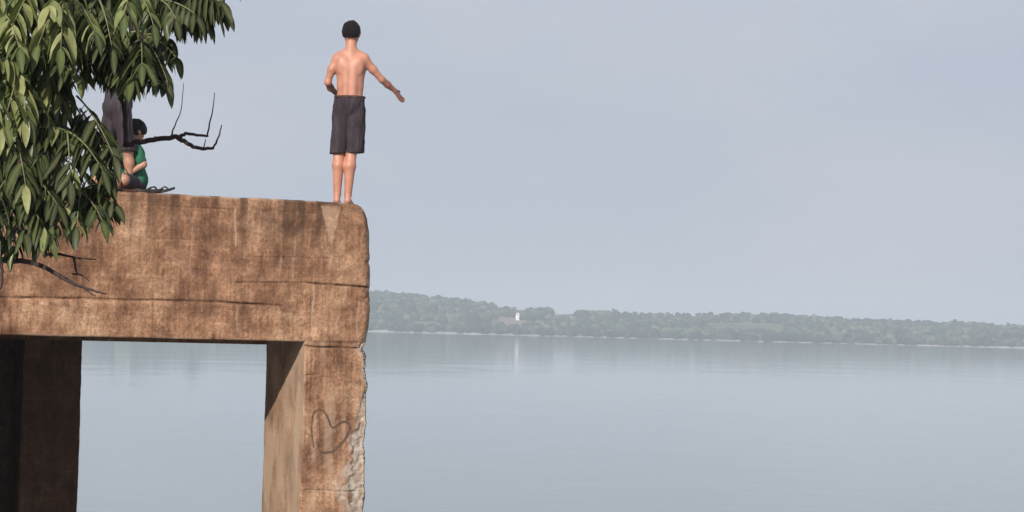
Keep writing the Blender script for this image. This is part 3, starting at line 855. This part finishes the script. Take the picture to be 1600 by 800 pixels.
# --- the jumper, back to the viewer
def jumper():
    root = placed('person', 538, 0.28, 0.0, 'shirtless person in dark shorts standing at the end of the concrete beam', group=None)
    root.scale = (1.0, 1.0, 1.025)
    b = Body(0.006, (-0.34, -0.2, -0.02), (0.62, 0.52, 1.70))
    # legs
    for hx, kx, ax, fx in ((-0.045, -0.062, -0.064, -0.074), (0.092, 0.052, 0.034, 0.038)):
        b.chain([(hx, 0.01, 0.90), (kx, 0.015, 0.47), (kx*1.0+(ax-kx)*.3, -0.014, 0.34), (ax, -0.005, 0.085)], [0.066, 0.050, 0.052, 0.034], 0.02)
        b.limb((ax, -0.028, 0.030), (ax, 0.0, 0.09), 0.026, 0.028, 0.02)
        b.limb((ax, -0.02, 0.028), (fx, 0.11, 0.026), 0.028, 0.030, 0.02)
        for q in range(5):
            b.limb((fx+(q-2)*0.014, 0.12, 0.016), (fx+(q-2)*0.016, 0.175-abs(q-(1 if fx > 0 else 3))*0.007, 0.012), 0.012, 0.009, 0.006)
    # trunk
    b.ell((0.025, 0.01, 0.90), (0.118, 0.088, 0.10), 0.04)
    b.ell((0.026, 0.015, 1.06), (0.124, 0.088, 0.15), 0.06)
    b.ell((0.026, 0.02, 1.22), (0.142, 0.098, 0.14), 0.06)
    for s, x in ((-1, -0.075), (1, 0.128)):
        b.ell((x, 0.0, 1.295), (0.060, 0.055, 0.048), 0.05)
        b.ell((0.026+s*0.068, -0.045, 1.235), (0.052, 0.030, 0.075), 0.03)       # shoulder blades
        b.ell((0.026+s*0.036, -0.058, 1.06), (0.024, 0.018, 0.13), 0.03)          # back muscles either side of the spine
        b.limb((0.026+s*0.02, 0.0, 1.37), (0.026+s*0.115, 0.01, 1.315), 0.036, 0.042, 0.03)
    b.chain([(0.026, 0.005, 1.32), (0.022, 0.02, 1.43)], [0.056, 0.050], 0.03)
    # right arm stretched out and down, left arm bent with the hand before the belly
    b.chain([(0.145, 0.0, 1.305), (0.228, 0.03, 1.215), (0.312, 0.065, 1.128)], [0.043, 0.036, 0.029], 0.025)
    b.chain([(0.312, 0.065, 1.128), (0.362, 0.105, 1.090), (0.430, 0.15, 1.040)], [0.029, 0.030, 0.021], 0.02)
    b.hand((0.430, 0.15, 1.040), (0.46, 0.55, -0.58), (0.3, 0.8, 0.3), 0.95, 0.35)
    b.chain([(-0.100, 0.0, 1.30), (-0.145, -0.005, 1.20), (-0.182, 0.0, 1.085)], [0.043, 0.037, 0.030], 0.025)
    b.chain([(-0.176, 0.0, 1.085), (-0.160, 0.07, 1.045), (-0.118, 0.175, 1.01)], [0.030, 0.031, 0.022], 0.02)
    b.hand((-0.118, 0.175, 1.01), (0.75, 0.35, -0.1), (0.1, 0.2, 1.0), 0.95, 0.5)
    b.head((0.022, 0.035, 1.545), 1.0, (0.12, 1, -0.12))
    body = b.build('body', MAT['skin'], root, tint=True, tan=(((0.44, 0.15, 1.03), 0.21), ((-0.15, 0.09, 1.04), 0.13)))
    hair(root, b.face)
    # loose shorts to the knee
    s = Body(0.007, (-0.28, -0.28, 0.36), (0.34, 0.3, 1.04))
    s.ell((0.026, 0.008, 0.92), (0.138, 0.110, 0.15), 0.04)
    s.limb((-0.040, 0.008, 0.86), (-0.072, 0.002, 0.40), 0.080, 0.080, 0.010)
    s.limb((0.090, 0.008, 0.86), (0.084, 0.016, 0.40), 0.080, 0.080, 0.010)
    s.cut((0, 0, 0.452), (0.06, 0, -1)); s.cut((0, 0, 0.962), (0, 0, 1))
    sh = s.build('shorts', MAT['shorts'], root, post=fold_post(0.020, 2.9, 6.0, 317, (0.02, 0)))
    rg = MB()
    ring = [(0.026+0.136*math.cos(a), 0.008+0.108*math.sin(a), 0.957) for a in np.linspace(0, 2*math.pi, 41)]
    rg.tube(ring, 0.010, 8, False); rg.build('waistband', MAT['band'], sh)
jumper()

# --- the bystander in grey, mostly behind the leaves
def bystander():
    root = placed('person', 179, 0.30, R(-50), 'standing person in dark grey clothes mostly hidden behind the tree leaves')
    # local frame: faces +Y, then turned towards the end of the beam
    b = Body(0.008, (-0.36, -0.3, -0.02), (0.36, 0.4, 1.45))
    for sx in (-1, 1):
        st = 0.10*sx
        b.chain([(0.07*sx, 0, 0.72), (0.082*sx, 0.03+st*.4, 0.38), (0.082*sx, -0.01+st, 0.27), (0.085*sx, -0.03+st*1.2, 0.075)], [0.070, 0.046, 0.044, 0.027], 0.03)
        fy = -0.03+st*1.2
        b.limb((0.085*sx, fy-0.02, 0.028), (0.092*sx, fy+0.10, 0.024), 0.026, 0.025, 0.02)
        for q in range(5): b.limb((0.092*sx+(q-2)*.012, fy+0.10, 0.014), (0.092*sx+(q-2)*.014, fy+0.145, 0.011), 0.010, 0.008, 0.006)
        b.chain([(0.135*sx, 0, 1.07), (0.150*sx, 0.06, 0.91), (0.0, 0.165, 0.955+0.02*sx)], [0.038, 0.030, 0.022], 0.02)
        b.hand((0.0, 0.165, 0.955+0.02*sx), (-0.9*sx, -0.1, 0.1), (0, 0.3, 1), 0.85, 0.3)
    b.ell((0, 0, 0.74), (0.102, 0.075, 0.09), 0.04); b.ell((0, 0.0, 0.90), (0.105, 0.075, 0.15), 0.04); b.ell((0, 0, 1.03), (0.125, 0.082, 0.09), 0.04)
    b.limb((0, 0, 1.08), (0, 0.015, 1.18), 0.05, 0.044, 0.03)
    b.head((0, 0.03, 1.255), 0.92, (0.05, 1, -0.2))
    b.build('body', MAT['skin2'], root, tint=True); hair(root, b.face)
    s = Body(0.009, (-0.3, -0.3, 0.2), (0.3, 0.3, 0.9))
    s.ell((0, 0, 0.76), (0.138, 0.112, 0.13), 0.05)
    for sx in (-1, 1): s.limb((0.068*sx, 0.0, 0.72), (0.10*sx, 0.01+0.07*sx, 0.3), 0.082, 0.072, 0.012)
    s.cut((0, 0, 0.365), (0, 0, -1)); s.cut((0, 0, 0.80), (0, 0, 1))
    s.build('shorts', MAT['shorts'], root, post=fold_post(0.022, 4, 4, 321))
    t = Body(0.009, (-0.34, -0.3, 0.6), (0.34, 0.3, 1.25))
    t.ell((0, 0, 0.79), (0.138, 0.118, 0.14), 0.04); t.ell((0, 0.005, 0.97), (0.156, 0.122, 0.16), 0.05)
    for sx in (-1, 1): t.limb((0.115*sx, 0, 1.075), (0.155*sx, 0.055, 0.92), 0.060, 0.054, 0.03)
    t.cut((0, 0, 0.70), (0, 0.15, -1)); t.cut((0, 0, 1.13), (0, 0, 1))
    t.build('shirt', MAT['grey'], root, post=fold_post(0.020, 4, 4.5, 331))
bystander()

# --- the sitter in green
def sitter():
    root = placed('person', 208, 0.42, R(125), 'person in green shirt with dark hair sitting on the beam by bare twig')
    b = Body(0.008, (-0.42, -0.42, -0.02), (0.45, 0.48, 0.70))
    b.ell((0, 0, 0.10), (0.125, 0.10, 0.10), 0.04); b.ell((0, 0.02, 0.25), (0.10, 0.075, 0.13), 0.05); b.ell((0, 0.035, 0.37), (0.105, 0.066, 0.08), 0.04)
    b.limb((0, 0.03, 0.42), (0, 0.01, 0.50), 0.042, 0.038, 0.03)
    b.head((0.0, 0.0, 0.568), 1.0, (0.15, 1, -0.55))
    for sx in (-1, 1):                             # cross-legged
        b.chain([(0.075*sx, 0.03, 0.085), (0.235*sx, 0.20, 0.115)], [0.066, 0.046], 0.03)
        b.chain([(0.235*sx, 0.20, 0.105), (0.10*sx, 0.29+0.03*sx, 0.055), (-0.05*sx, 0.30+0.05*sx, 0.04)], [0.046, 0.040, 0.028], 0.02)
        b.limb((-0.05*sx, 0.30+0.05*sx, 0.032), (-0.15*sx, 0.33+0.05*sx, 0.028), 0.028, 0.022, 0.02)
    b.chain([(-0.108, 0.03, 0.385), (-0.19, 0.0, 0.26), (-0.15, 0.12, 0.17)], [0.036, 0.031, 0.022], 0.02)
    b.hand((-0.15, 0.12, 0.17), (0.3, 0.8, -0.25), (0.9, 0, 0.2), 0.8, 0.6)
    b.chain([(0.108, 0.03, 0.385), (0.20, -0.10, 0.24), (0.19, -0.20, 0.055)], [0.036, 0.031, 0.022], 0.02)
    b.hand((0.19, -0.20, 0.05), (0.35, -0.9, -0.35), (-0.8, -0.3, 0.0), 0.8, 0.1)
    b.build('body', MAT['skin2'], root, tint=True); hair(root, b.face)
    t = Body(0.009, (-0.34, -0.3, -0.02), (0.34, 0.3, 0.55))
    t.ell((0, 0.0, 0.13), (0.145, 0.118, 0.12), 0.05); t.ell((0, 0.02, 0.27), (0.125, 0.098, 0.16), 0.05); t.ell((0, 0.035, 0.37), (0.135, 0.094, 0.09), 0.05)
    for sx in (-1, 1): t.limb((0.10*sx, 0.03, 0.40), ((0.17 if sx < 0 else 0.175)*sx, 0.012 if sx < 0 else -0.055, 0.29), 0.054, 0.049, 0.03)
    t.cut((0, 0, 0.055), (0, 0, -1)); t.cut((0, 0, 0.455), (0, -0.2, 1))
    t.build('shirt', MAT['green'], root, post=fold_post(0.018, 3, 2.5, 341))
    s = Body(0.009, (-0.36, -0.3, -0.02), (0.36, 0.4, 0.3))
    s.ell((0, 0, 0.09), (0.135, 0.112, 0.09), 0.04)
    for sx in (-1, 1): s.limb((0.075*sx, 0.03, 0.088), (0.20*sx, 0.165, 0.108), 0.078, 0.066, 0.03)
    s.cut((0, 0, 0.004), (0, 0, -1))
    s.build('shorts', MAT['grey'], root, post=fold_post(0.012, 3, 2.5, 351))
sitter()

def flip_flop(px, v, rz, tilt, label):
    u, _ = on_plane(px, 300, v); p = ORG + UH*u + VH*v
    root = empty('flip_flop', (p.x, p.y, ZT+0.012), rz)
    root.rotation_euler = (tilt, 0, rz)
    vs = []; n = 28
    for z in (0.0, 0.02):
        for k in range(n):
            a = 2*math.pi*k/n; y = 0.125*math.sin(a); w = 0.042*(1+0.18*math.sin(a))*(1-0.16*math.exp(-((y+0.01)/0.04)**2))
            vs.append((w*math.cos(a), y, z + 0.02*max(0, y/0.125)**2))
    fs = [tuple(range(n-1, -1, -1)), tuple(range(n, 2*n))] + [(k, (k+1) % n, n+(k+1) % n, n+k) for k in range(n)]
    mesh_obj('sole', vs, fs, MAT['rubber'], root, False)
    mb = MB()
    for s in (-1, 1): mb.tube(smooth_path([(0.0, 0.07, 0.018), (0.02*s, 0.035, 0.05), (0.040*s, -0.03, 0.016)], 4), 0.0055, 6)
    mb.build('strap', MAT['rubber'], root)
    tag(root, label, 'sandal', 'sandals lying on the beam')
flip_flop(234, 0.12, R(-60), R(0), 'dark flip flop lying on the beam nearest the sitting person')
flip_flop(252, 0.14, R(-75), R(9), 'dark flip flop lying on the beam farther from the sitting person')

# ------------------------------------------------------------------ tree with compound leaves
D0 = 9.0
TRUNK = at(-900, 900, D0+0.6); TRUNK.z = 0.9
tree = empty('leafy_tree', TRUNK)
tag(tree, 'tree with drooping compound leaves hanging over the left of the view', 'tree')
def loc(p): return Vector(p)-TRUNK
crotch = at(-820, -150, D0+0.6)
mb = MB()
mb.tube(smooth_path([(0, 0, -0.3), (0.05, 0, 0.6), loc(at(-880, 250, D0+.6)), loc(crotch), loc(at(-760, -420, D0+.5)), loc(at(-600, -700, D0+.4))], 5),
        [0.2, 0.19, 0.18, 0.175, 0.17, 0.165, 0.16, 0.155, 0.15, 0.145, 0.14, 0.13, 0.125, 0.12, 0.115, 0.11, 0.1, 0.095, 0.09, 0.08, 0.07, 0.06, 0.05, 0.04, 0.03, 0.02], 12)
mb.build('trunk', MAT['trunk'], tree)

def limb(pts, r0_, r1_, name='branch', mat='bark', n=7):
    P = smooth_path([loc(at(*p)) for p in pts], 5)
    rad = [r0_+(r1_-r0_)*i/(len(P)-1) for i in range(len(P))]
    P = [p + Vector(((float(vnoise(np.array([[i*.7, 1, 2]]), 4)[0])-.5)*r*0.9, 0, (float(vnoise(np.array([[i*.7, 5, 2]]), 6)[0])-.5)*r*0.9)) for i, (p, r) in enumerate(zip(P, rad))]
    m_ = MB(); m_.tube(P, rad, n); return m_.build(name, MAT[mat], tree)
limb([(-850, -60, D0+.6), (-520, -60, D0+.7), (-240, 20, D0+.6), (-60, 70, D0+.45), (60, 80, D0+.4), (125, 75, D0+.38), (150, 86, D0+.35)], 0.06, 0.014)
limb([(125, 75, D0+.38), (150, 86, D0+.35), (176, 112, D0+.33), (191, 150, D0+.3), (197, 195, D0+.3), (194, 229, D0+.3)], 0.014, 0.010)
limb([(-850, 150, D0+.6), (-500, 220, D0+.6), (-200, 330, D0+.5), (-60, 390, D0+.3), (5, 406, D0+.15), (50, 410, D0), (110, 440, D0-.05), (140, 452, D0-.05), (167, 459, D0-.05)], 0.022, 0.003)
limb([(-820, -160, D0+.6), (-450, -190, D0+.6), (-100, -150, D0+.5), (90, -70, D0+.4), (190, -20, D0+.3), (250, 5, D0+.25)], 0.06, 0.011)
limb([(-240, 20, D0+.6), (-120, 120, D0+.5), (-20, 190, D0+.3), (30, 255, D0+.2), (85, 300, D0+.1), (125, 318, D0)], 0.03, 0.008)
limb([(-60, 70, D0+.45), (0, 95, D0+.2), (35, 100, D0)], 0.014, 0.008)
limb([(90, -70, D0+.4), (160, 10, D0+.3), (205, 40, D0+.2), (223, 62, D0+.1)], 0.018, 0.009)
limb([(-100, 120, D0+.5), (10, 150, D0+.3), (70, 185, D0+.2), (105, 205, D0+.1)], 0.016, 0.008)
# bare twigs
limb([(194, 228, D0+.3), (215, 221, D0+.3), (240, 218, D0+.3), (268, 214, D0+.3), (284, 214, D0+.3)], 0.0125, 0.010, 'bare_twig')
limb([(276, 215, D0+.3), (290, 221, D0+.3), (302, 229, D0+.3), (320, 232, D0+.3), (334, 231, D0+.3)], 0.011, 0.006, 'bare_twig')
limb([(333, 232, D0+.3), (340, 217, D0+.3), (344, 205, D0+.3), (346, 195, D0+.3)], 0.005, 0.002, 'bare_twig')
limb([(282, 213, D0+.3), (292, 208, D0+.3), (308, 211, D0+.3), (325, 212, D0+.3)], 0.008, 0.005, 'bare_twig')
limb([(324, 213, D0+.3), (328, 190, D0+.3), (333, 168, D0+.3), (335, 145, D0+.3)], 0.004, 0.0015, 'bare_twig')
limb([(268, 214, D0+.3), (270, 203, D0+.3), (275, 192, D0+.3), (283, 170, D0+.3), (287, 130, D0+.3)], 0.004, 0.0012, 'bare_twig')
limb([(318, 231, D0+.3), (320, 224, D0+.3), (321, 217, D0+.3)], 0.003, 0.0015, 'bare_twig')
limb([(242, 218, D0+.3), (242, 212, D0+.3)], 0.004, 0.002, 'bare_twig')
limb([(70, 398, D0+.05), (95, 397, D0), (120, 403, D0), (150, 405, D0)], 0.008, 0.002, 'bare_twig')
limb([(116, 402, D0), (118, 418, D0), (120, 430, D0)], 0.006, 0.003, 'bare_twig')
limb([(112, 428, D0), (126, 429, D0), (134, 434, D0), (140, 440, D0)], 0.004, 0.002, 'bare_twig')
limb([(128, 446, D0-.05), (140, 457, D0-.05), (150, 463, D0-.05)], 0.004, 0.0015, 'bare_twig')
limb([(2, 410, D0), (3, 430, D0), (1, 452, D0)], 0.008, 0.004, 'bare_twig')
limb([(78, 370, D0), (80, 385, D0), (79, 402, D0)], 0.007, 0.004, 'bare_twig')

DOWN = Vector((0, 0, -1))
def make_leaf(a, b, sag, npair, llen, lw, droop, rnd, tone):
    """one pinnate leaf: stalk a->b (world), leaflets hanging from both sides; returns leaflet mesh, stalk mesh"""
    a = Vector(a); b = Vector(b); L = (b-a).length
    side_bias = Vector((rnd.uniform(-1, 1), rnd.uniform(-1, 1), 0))*0.25
    mid = (a+b)/2 - DOWN*sag*L
    N = 10; path = []
    for i in range(N+1):
        t = i/N; path.append(a*(1-t)**2 + mid*2*t*(1-t) + b*t*t)
    vs = []; fs = []; tn = []
    def leaflet(p, d, nrm, ln, w, curl):
        d = d.normalized(); s = d.cross(nrm).normalized(); nn = s.cross(d).normalized()
        base = len(vs); K = 6; fold = rnd.uniform(0.1, 0.5); tw = rnd.uniform(-0.5, 0.5)
        q = p.copy(); dd = d.copy(); tt = min(1, max(0, tone-0.2+rnd.uniform(-0.32, 0.32)+(0.5 if rnd.random() < 0.13 else 0)))
        for i in range(K+1):
            t = i/K
            wid = w*max(0.03, math.sin(math.pi*min(1, t**0.75*0.97+0.02))**0.8)*(1.0 if t < 0.95 else 0.4)
            ss = (s*math.cos(tw*t)+nn*math.sin(tw*t)).normalized(); n2 = ss.cross(dd).normalized()
            wv_ = 0.08*w*math.sin(t*9+tw*7)
            vs.extend([q - ss*wid + n2*(wid*fold+wv_), q.copy(), q + ss*wid + n2*(wid*fold-wv_)])
            tn.extend([(tt, 0, 0, 1), (tt, 0.4, 0, 1), (tt, 0, 0, 1)])
            q = q + dd*(ln/K); dd = (dd + DOWN*curl/K).normalized()
        for i in range(K):
            for k in (0, 1):
                fs.append((base+i*3+k, base+i*3+k+1, base+(i+1)*3+k+1, base+(i+1)*3+k))
    for i in range(npair):
        t = 0.22 + 0.76*i/(npair-1); x = t*N; j = min(int(x), N-1); p = path[j].lerp(path[j+1], x-j)
        tg = (path[j+1]-path[j]).normalized(); sd_ = tg.cross(DOWN)
        if sd_.length < 0.15: sd_ = tg.cross(Vector((0.6, 0.8, 0)))
        sd_ = (sd_.normalized()+side_bias).normalized()
        for s in (-1, 1):
            ln = llen*(0.62+0.5*math.sin(math.pi*(0.15+0.8*t)))*rnd.uniform(0.68, 1.22)
            d = sd_*s*rnd.uniform(0.65, 1.0) + tg*rnd.uniform(0.35, 0.7) + DOWN*droop*rnd.uniform(0.7, 1.3)
            nrm = (sd_*s*0.6 - DOWN + Vector((rnd.uniform(-.9, .9), rnd.uniform(-.9, .7), rnd.uniform(-.6, .4)))).normalized()
            leaflet(p, d, nrm, ln, lw*rnd.uniform(0.7, 1.3), rnd.uniform(0.2, 1.7)*droop)
    tg = (path[-1]-path[-2]).normalized()
    leaflet(path[-1], tg + DOWN*droop*0.4, Vector((0.1, -0.5, 0.8)), llen*0.9, lw, 0.6)
    rad = [0.0048-0.0032*i/N for i in range(N+1)]
    return vs, fs, tn, path, rad
NLEAF = [0]
def leaf(a, b, sag=0.12, npair=6, llen=0.15, lw=0.019, droop=0.8, tone=0.4, seed=None):
    NLEAF[0] += 1
    rnd = random.Random(NLEAF[0]*31 if seed is None else seed)
    vs, fs, tn, path, rad = make_leaf(loc(a), loc(b), sag, npair, llen, lw, droop, rnd, tone)
    o = mesh_obj('leaf', vs, fs, MAT['leaf'], tree); set_attr(o, 'tone', np.array(tn))
    m_ = MB(); m_.tube(path, rad, 5); m_.build('stalk', MAT['rachis'], o)
# leaves that make the outline (photo points of stalk start and end, depth, droop, tone)
LEAVES = [
    # top right spray
    (250, 2, 345, 2, 0, 1.9, .25), (250, 2, 330, -15, .1, 1.6, .3), (245, 0, 305, 22, -.1, 1.7, .25), (240, -5, 290, -60, .05, 1.2, .4),
    (250, 0, 275, 30, -.15, 1.5, .2), (235, -10, 352, -30, .15, 1.5, .3), (215, -10, 240, 40, -.1, 1.1, .8), (205, -20, 195, 25, -.2, 1.0, .95),
    # hanging spray with two long leaflets
    (223, 60, 262, 128, 0, 1.1, .2), (222, 62, 240, 115, -.1, .9, .5), (222, 60, 205, 120, -.1, .9, .55), (225, 58, 275, 90, .1, 1.1, .2),
    (220, 62, 180, 100, 0, .8, .5), (225, 55, 262, 60, .1, 1.3, .3), (220, 60, 222, 100, -.2, .9, .6),
    # rosette upper left
    (35, 100, -25, 180, -.1, .7, .9), (35, 100, 40, 185, -.15, .8, .6), (35, 100, 95, 150, -.05, .8, .6), (35, 100, 80, 60, -.1, .6, .7),
    (35, 100, -30, 90, -.15, .7, .9), (35, 98, 10, 30, -.1, .7, .7), (40, 100, 110, 110, 0, .7, .5), (35, 100, 5, 200, -.2, .7, .95),
    # upper crown
    (100, -10, 60, 70, -.2, .9, .95), (100, -10, 95, 75, -.25, .9, .85), (105, -10, 150, 50, -.15, .9, .7), (60, -30, 20, 40, -.2, .9, .95),
    (150, 0, 120, 75, -.1, .8, .6), (155, 0, 175, 75, -.1, .8, .5), (160, 10, 200, 60, -.05, .9, .4), (165, 45, 140, 100, 0, .8, .4),
    (165, 45, 178, 105, .05, .9, .25), (10, -20, -40, 40, -.2, .8, .9), (5, 20, 30, 75, -.25, .8, .8), (130, -30, 75, 10, -.2, .8, .95),
    (170, 60, 190, 118, .1, .9, .25), (185, 70, 205, 122, .15, .8, .3), (110, 60, 125, 118, .0, .8, .5),
    (120, 150, 178, 245, .0, .7, .05), (125, 170, 172, 268, -.05, .7, .1), (118, 165, 150, 250, .05, .8, .15), (170, 95, 186, 128, .22, 1.0, .05), (150, 80, 176, 112, .2, .9, .1),
    # middle
    (105, 205, 172, 232, 0, .7, .25), (105, 205, 160, 265, -.1, .8, .3), (105, 205, 110, 285, -.15, .8, .4), (105, 205, 50, 260, -.1, .8, .4),
    (105, 205, 60, 200, -.1, .7, .4), (20, 200, -20, 280, -.1, .8, .4),
    (20, 200, 40, 290, -.15, .8, .5), (60, 160, 90, 215, -.1, .8, .45), (150, 60, 185, 112, .25, 1.0, .1), (175, 62, 196, 105, .2, 1.2, .1), (160, 40, 170, 100, .2, 1.0, .1), (165, 70, 192, 118, -.05, 1.0, .2), (190, 60, 200, 110, .1, 1.1, .15), (255, 0, 350, 12, .12, 1.7, .1), (255, 2, 320, 30, .1, 1.7, .1), (250, 2, 300, 10, .15, 1.9, .1), (225, 60, 250, 100, .12, 1.1, .1), (222, 58, 215, 110, .1, 1.0, .1),
    # lower sprays
    (125, 300, 160, 345, -.1, .8, .3), (125, 300, 178, 318, -.05, .9, .3), (125, 305, 120, 355, -.15, .8, .35), (125, 300, 85, 352, -.1, .7, .5),
    (125, 300, 165, 290, .05, .8, .3), (25, 300, 75, 366, -.2, .6, .5), (20, 300, 0, 370, -.15, .8, .4), (20, 300, 40, 360, -.1, .8, .3),
    (30, 260, 90, 320, -.15, .7, .4), (30, 260, -20, 330, -.1, .8, .4), (30, 260, 60, 340, -.05, .8, .35), (80, 320, 60, 375, -.1, .9, .3),
    (30, 330, 20, 385, 0, .9, .3), (-20, 320, -10, 385, 0, .9, .3), (60, 240, 110, 300, .1, .8, .3), (100, 250, 150, 300, .15, .8, .25),
]
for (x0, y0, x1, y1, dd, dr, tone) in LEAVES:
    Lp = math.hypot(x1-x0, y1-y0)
    tone = tone + (0.12 if x0 < 110 and y0 < 120 else -0.12 if x0 > 150 else 0)  # right-hand sprays darkened: their shade is painted into the leaf tone
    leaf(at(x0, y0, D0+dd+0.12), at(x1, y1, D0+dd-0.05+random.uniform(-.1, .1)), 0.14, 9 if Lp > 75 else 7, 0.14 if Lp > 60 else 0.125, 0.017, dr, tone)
# leaves filling the crown behind and beyond the frame
POLY = [(-330, -160), (330, -160), (340, -10), (280, 5), (235, 70), (195, 88), (130, 92), (108, 120), (128, 190), (138, 240), (118, 290), (70, 325), (0, 345), (-330, 380)]
def in_poly(x, y):
    c = False; n = len(POLY)
    for i in range(n):
        x0, y0 = POLY[i]; x1, y1 = POLY[(i+1) % n]
        if (y0 > y) != (y1 > y) and x < (x1-x0)*(y-y0)/(y1-y0)+x0: c = not c
    return c
tries = 0
while NLEAF[0] < 235 and tries < 8000:
    tries += 1
    x = random.uniform(-260, 330); y = random.uniform(-150, 340)
    if x < -40 and random.random() < 0.55: continue
    a = random.uniform(0.1, math.pi-0.1) if random.random() < .8 else random.uniform(0, 6.28)
    L = random.uniform(55, 110); x1 = x+math.cos(a)*L; y1 = y+math.sin(a)*L
    if not (in_poly(x, y) and in_poly(x1, y1)): continue
    d = D0 + random.uniform(0.1, 0.9)
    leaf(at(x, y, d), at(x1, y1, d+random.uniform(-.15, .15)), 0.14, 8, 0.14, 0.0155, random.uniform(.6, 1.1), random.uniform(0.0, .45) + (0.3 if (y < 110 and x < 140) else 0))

# ------------------------------------------------------------------ haze
def haze():
    mb = MB(); mb.box(-2950, 2950, -195, 3350, -12, 62)
    m = bpy.data.materials.new('haze_air'); m.use_nodes = True
    nt = m.node_tree; nt.nodes.remove(nt.nodes['Principled BSDF'])
    pv = nt.nodes.new('ShaderNodeVolumePrincipled')
    pv.inputs['Color'].default_value = (0.745, 0.825, 0.93, 1)
    pv.inputs['Density'].default_value = 0.00056
    pv.inputs['Anisotropy'].default_value = 0.0
    nt.links.new(pv.outputs['Volume'], nt.nodes['Material Output'].inputs['Volume'])
    o = mb.build('haze', m, None, False)
    tag(o, 'pale haze lying over the lake and the far hills', 'haze', kind='stuff')
haze()
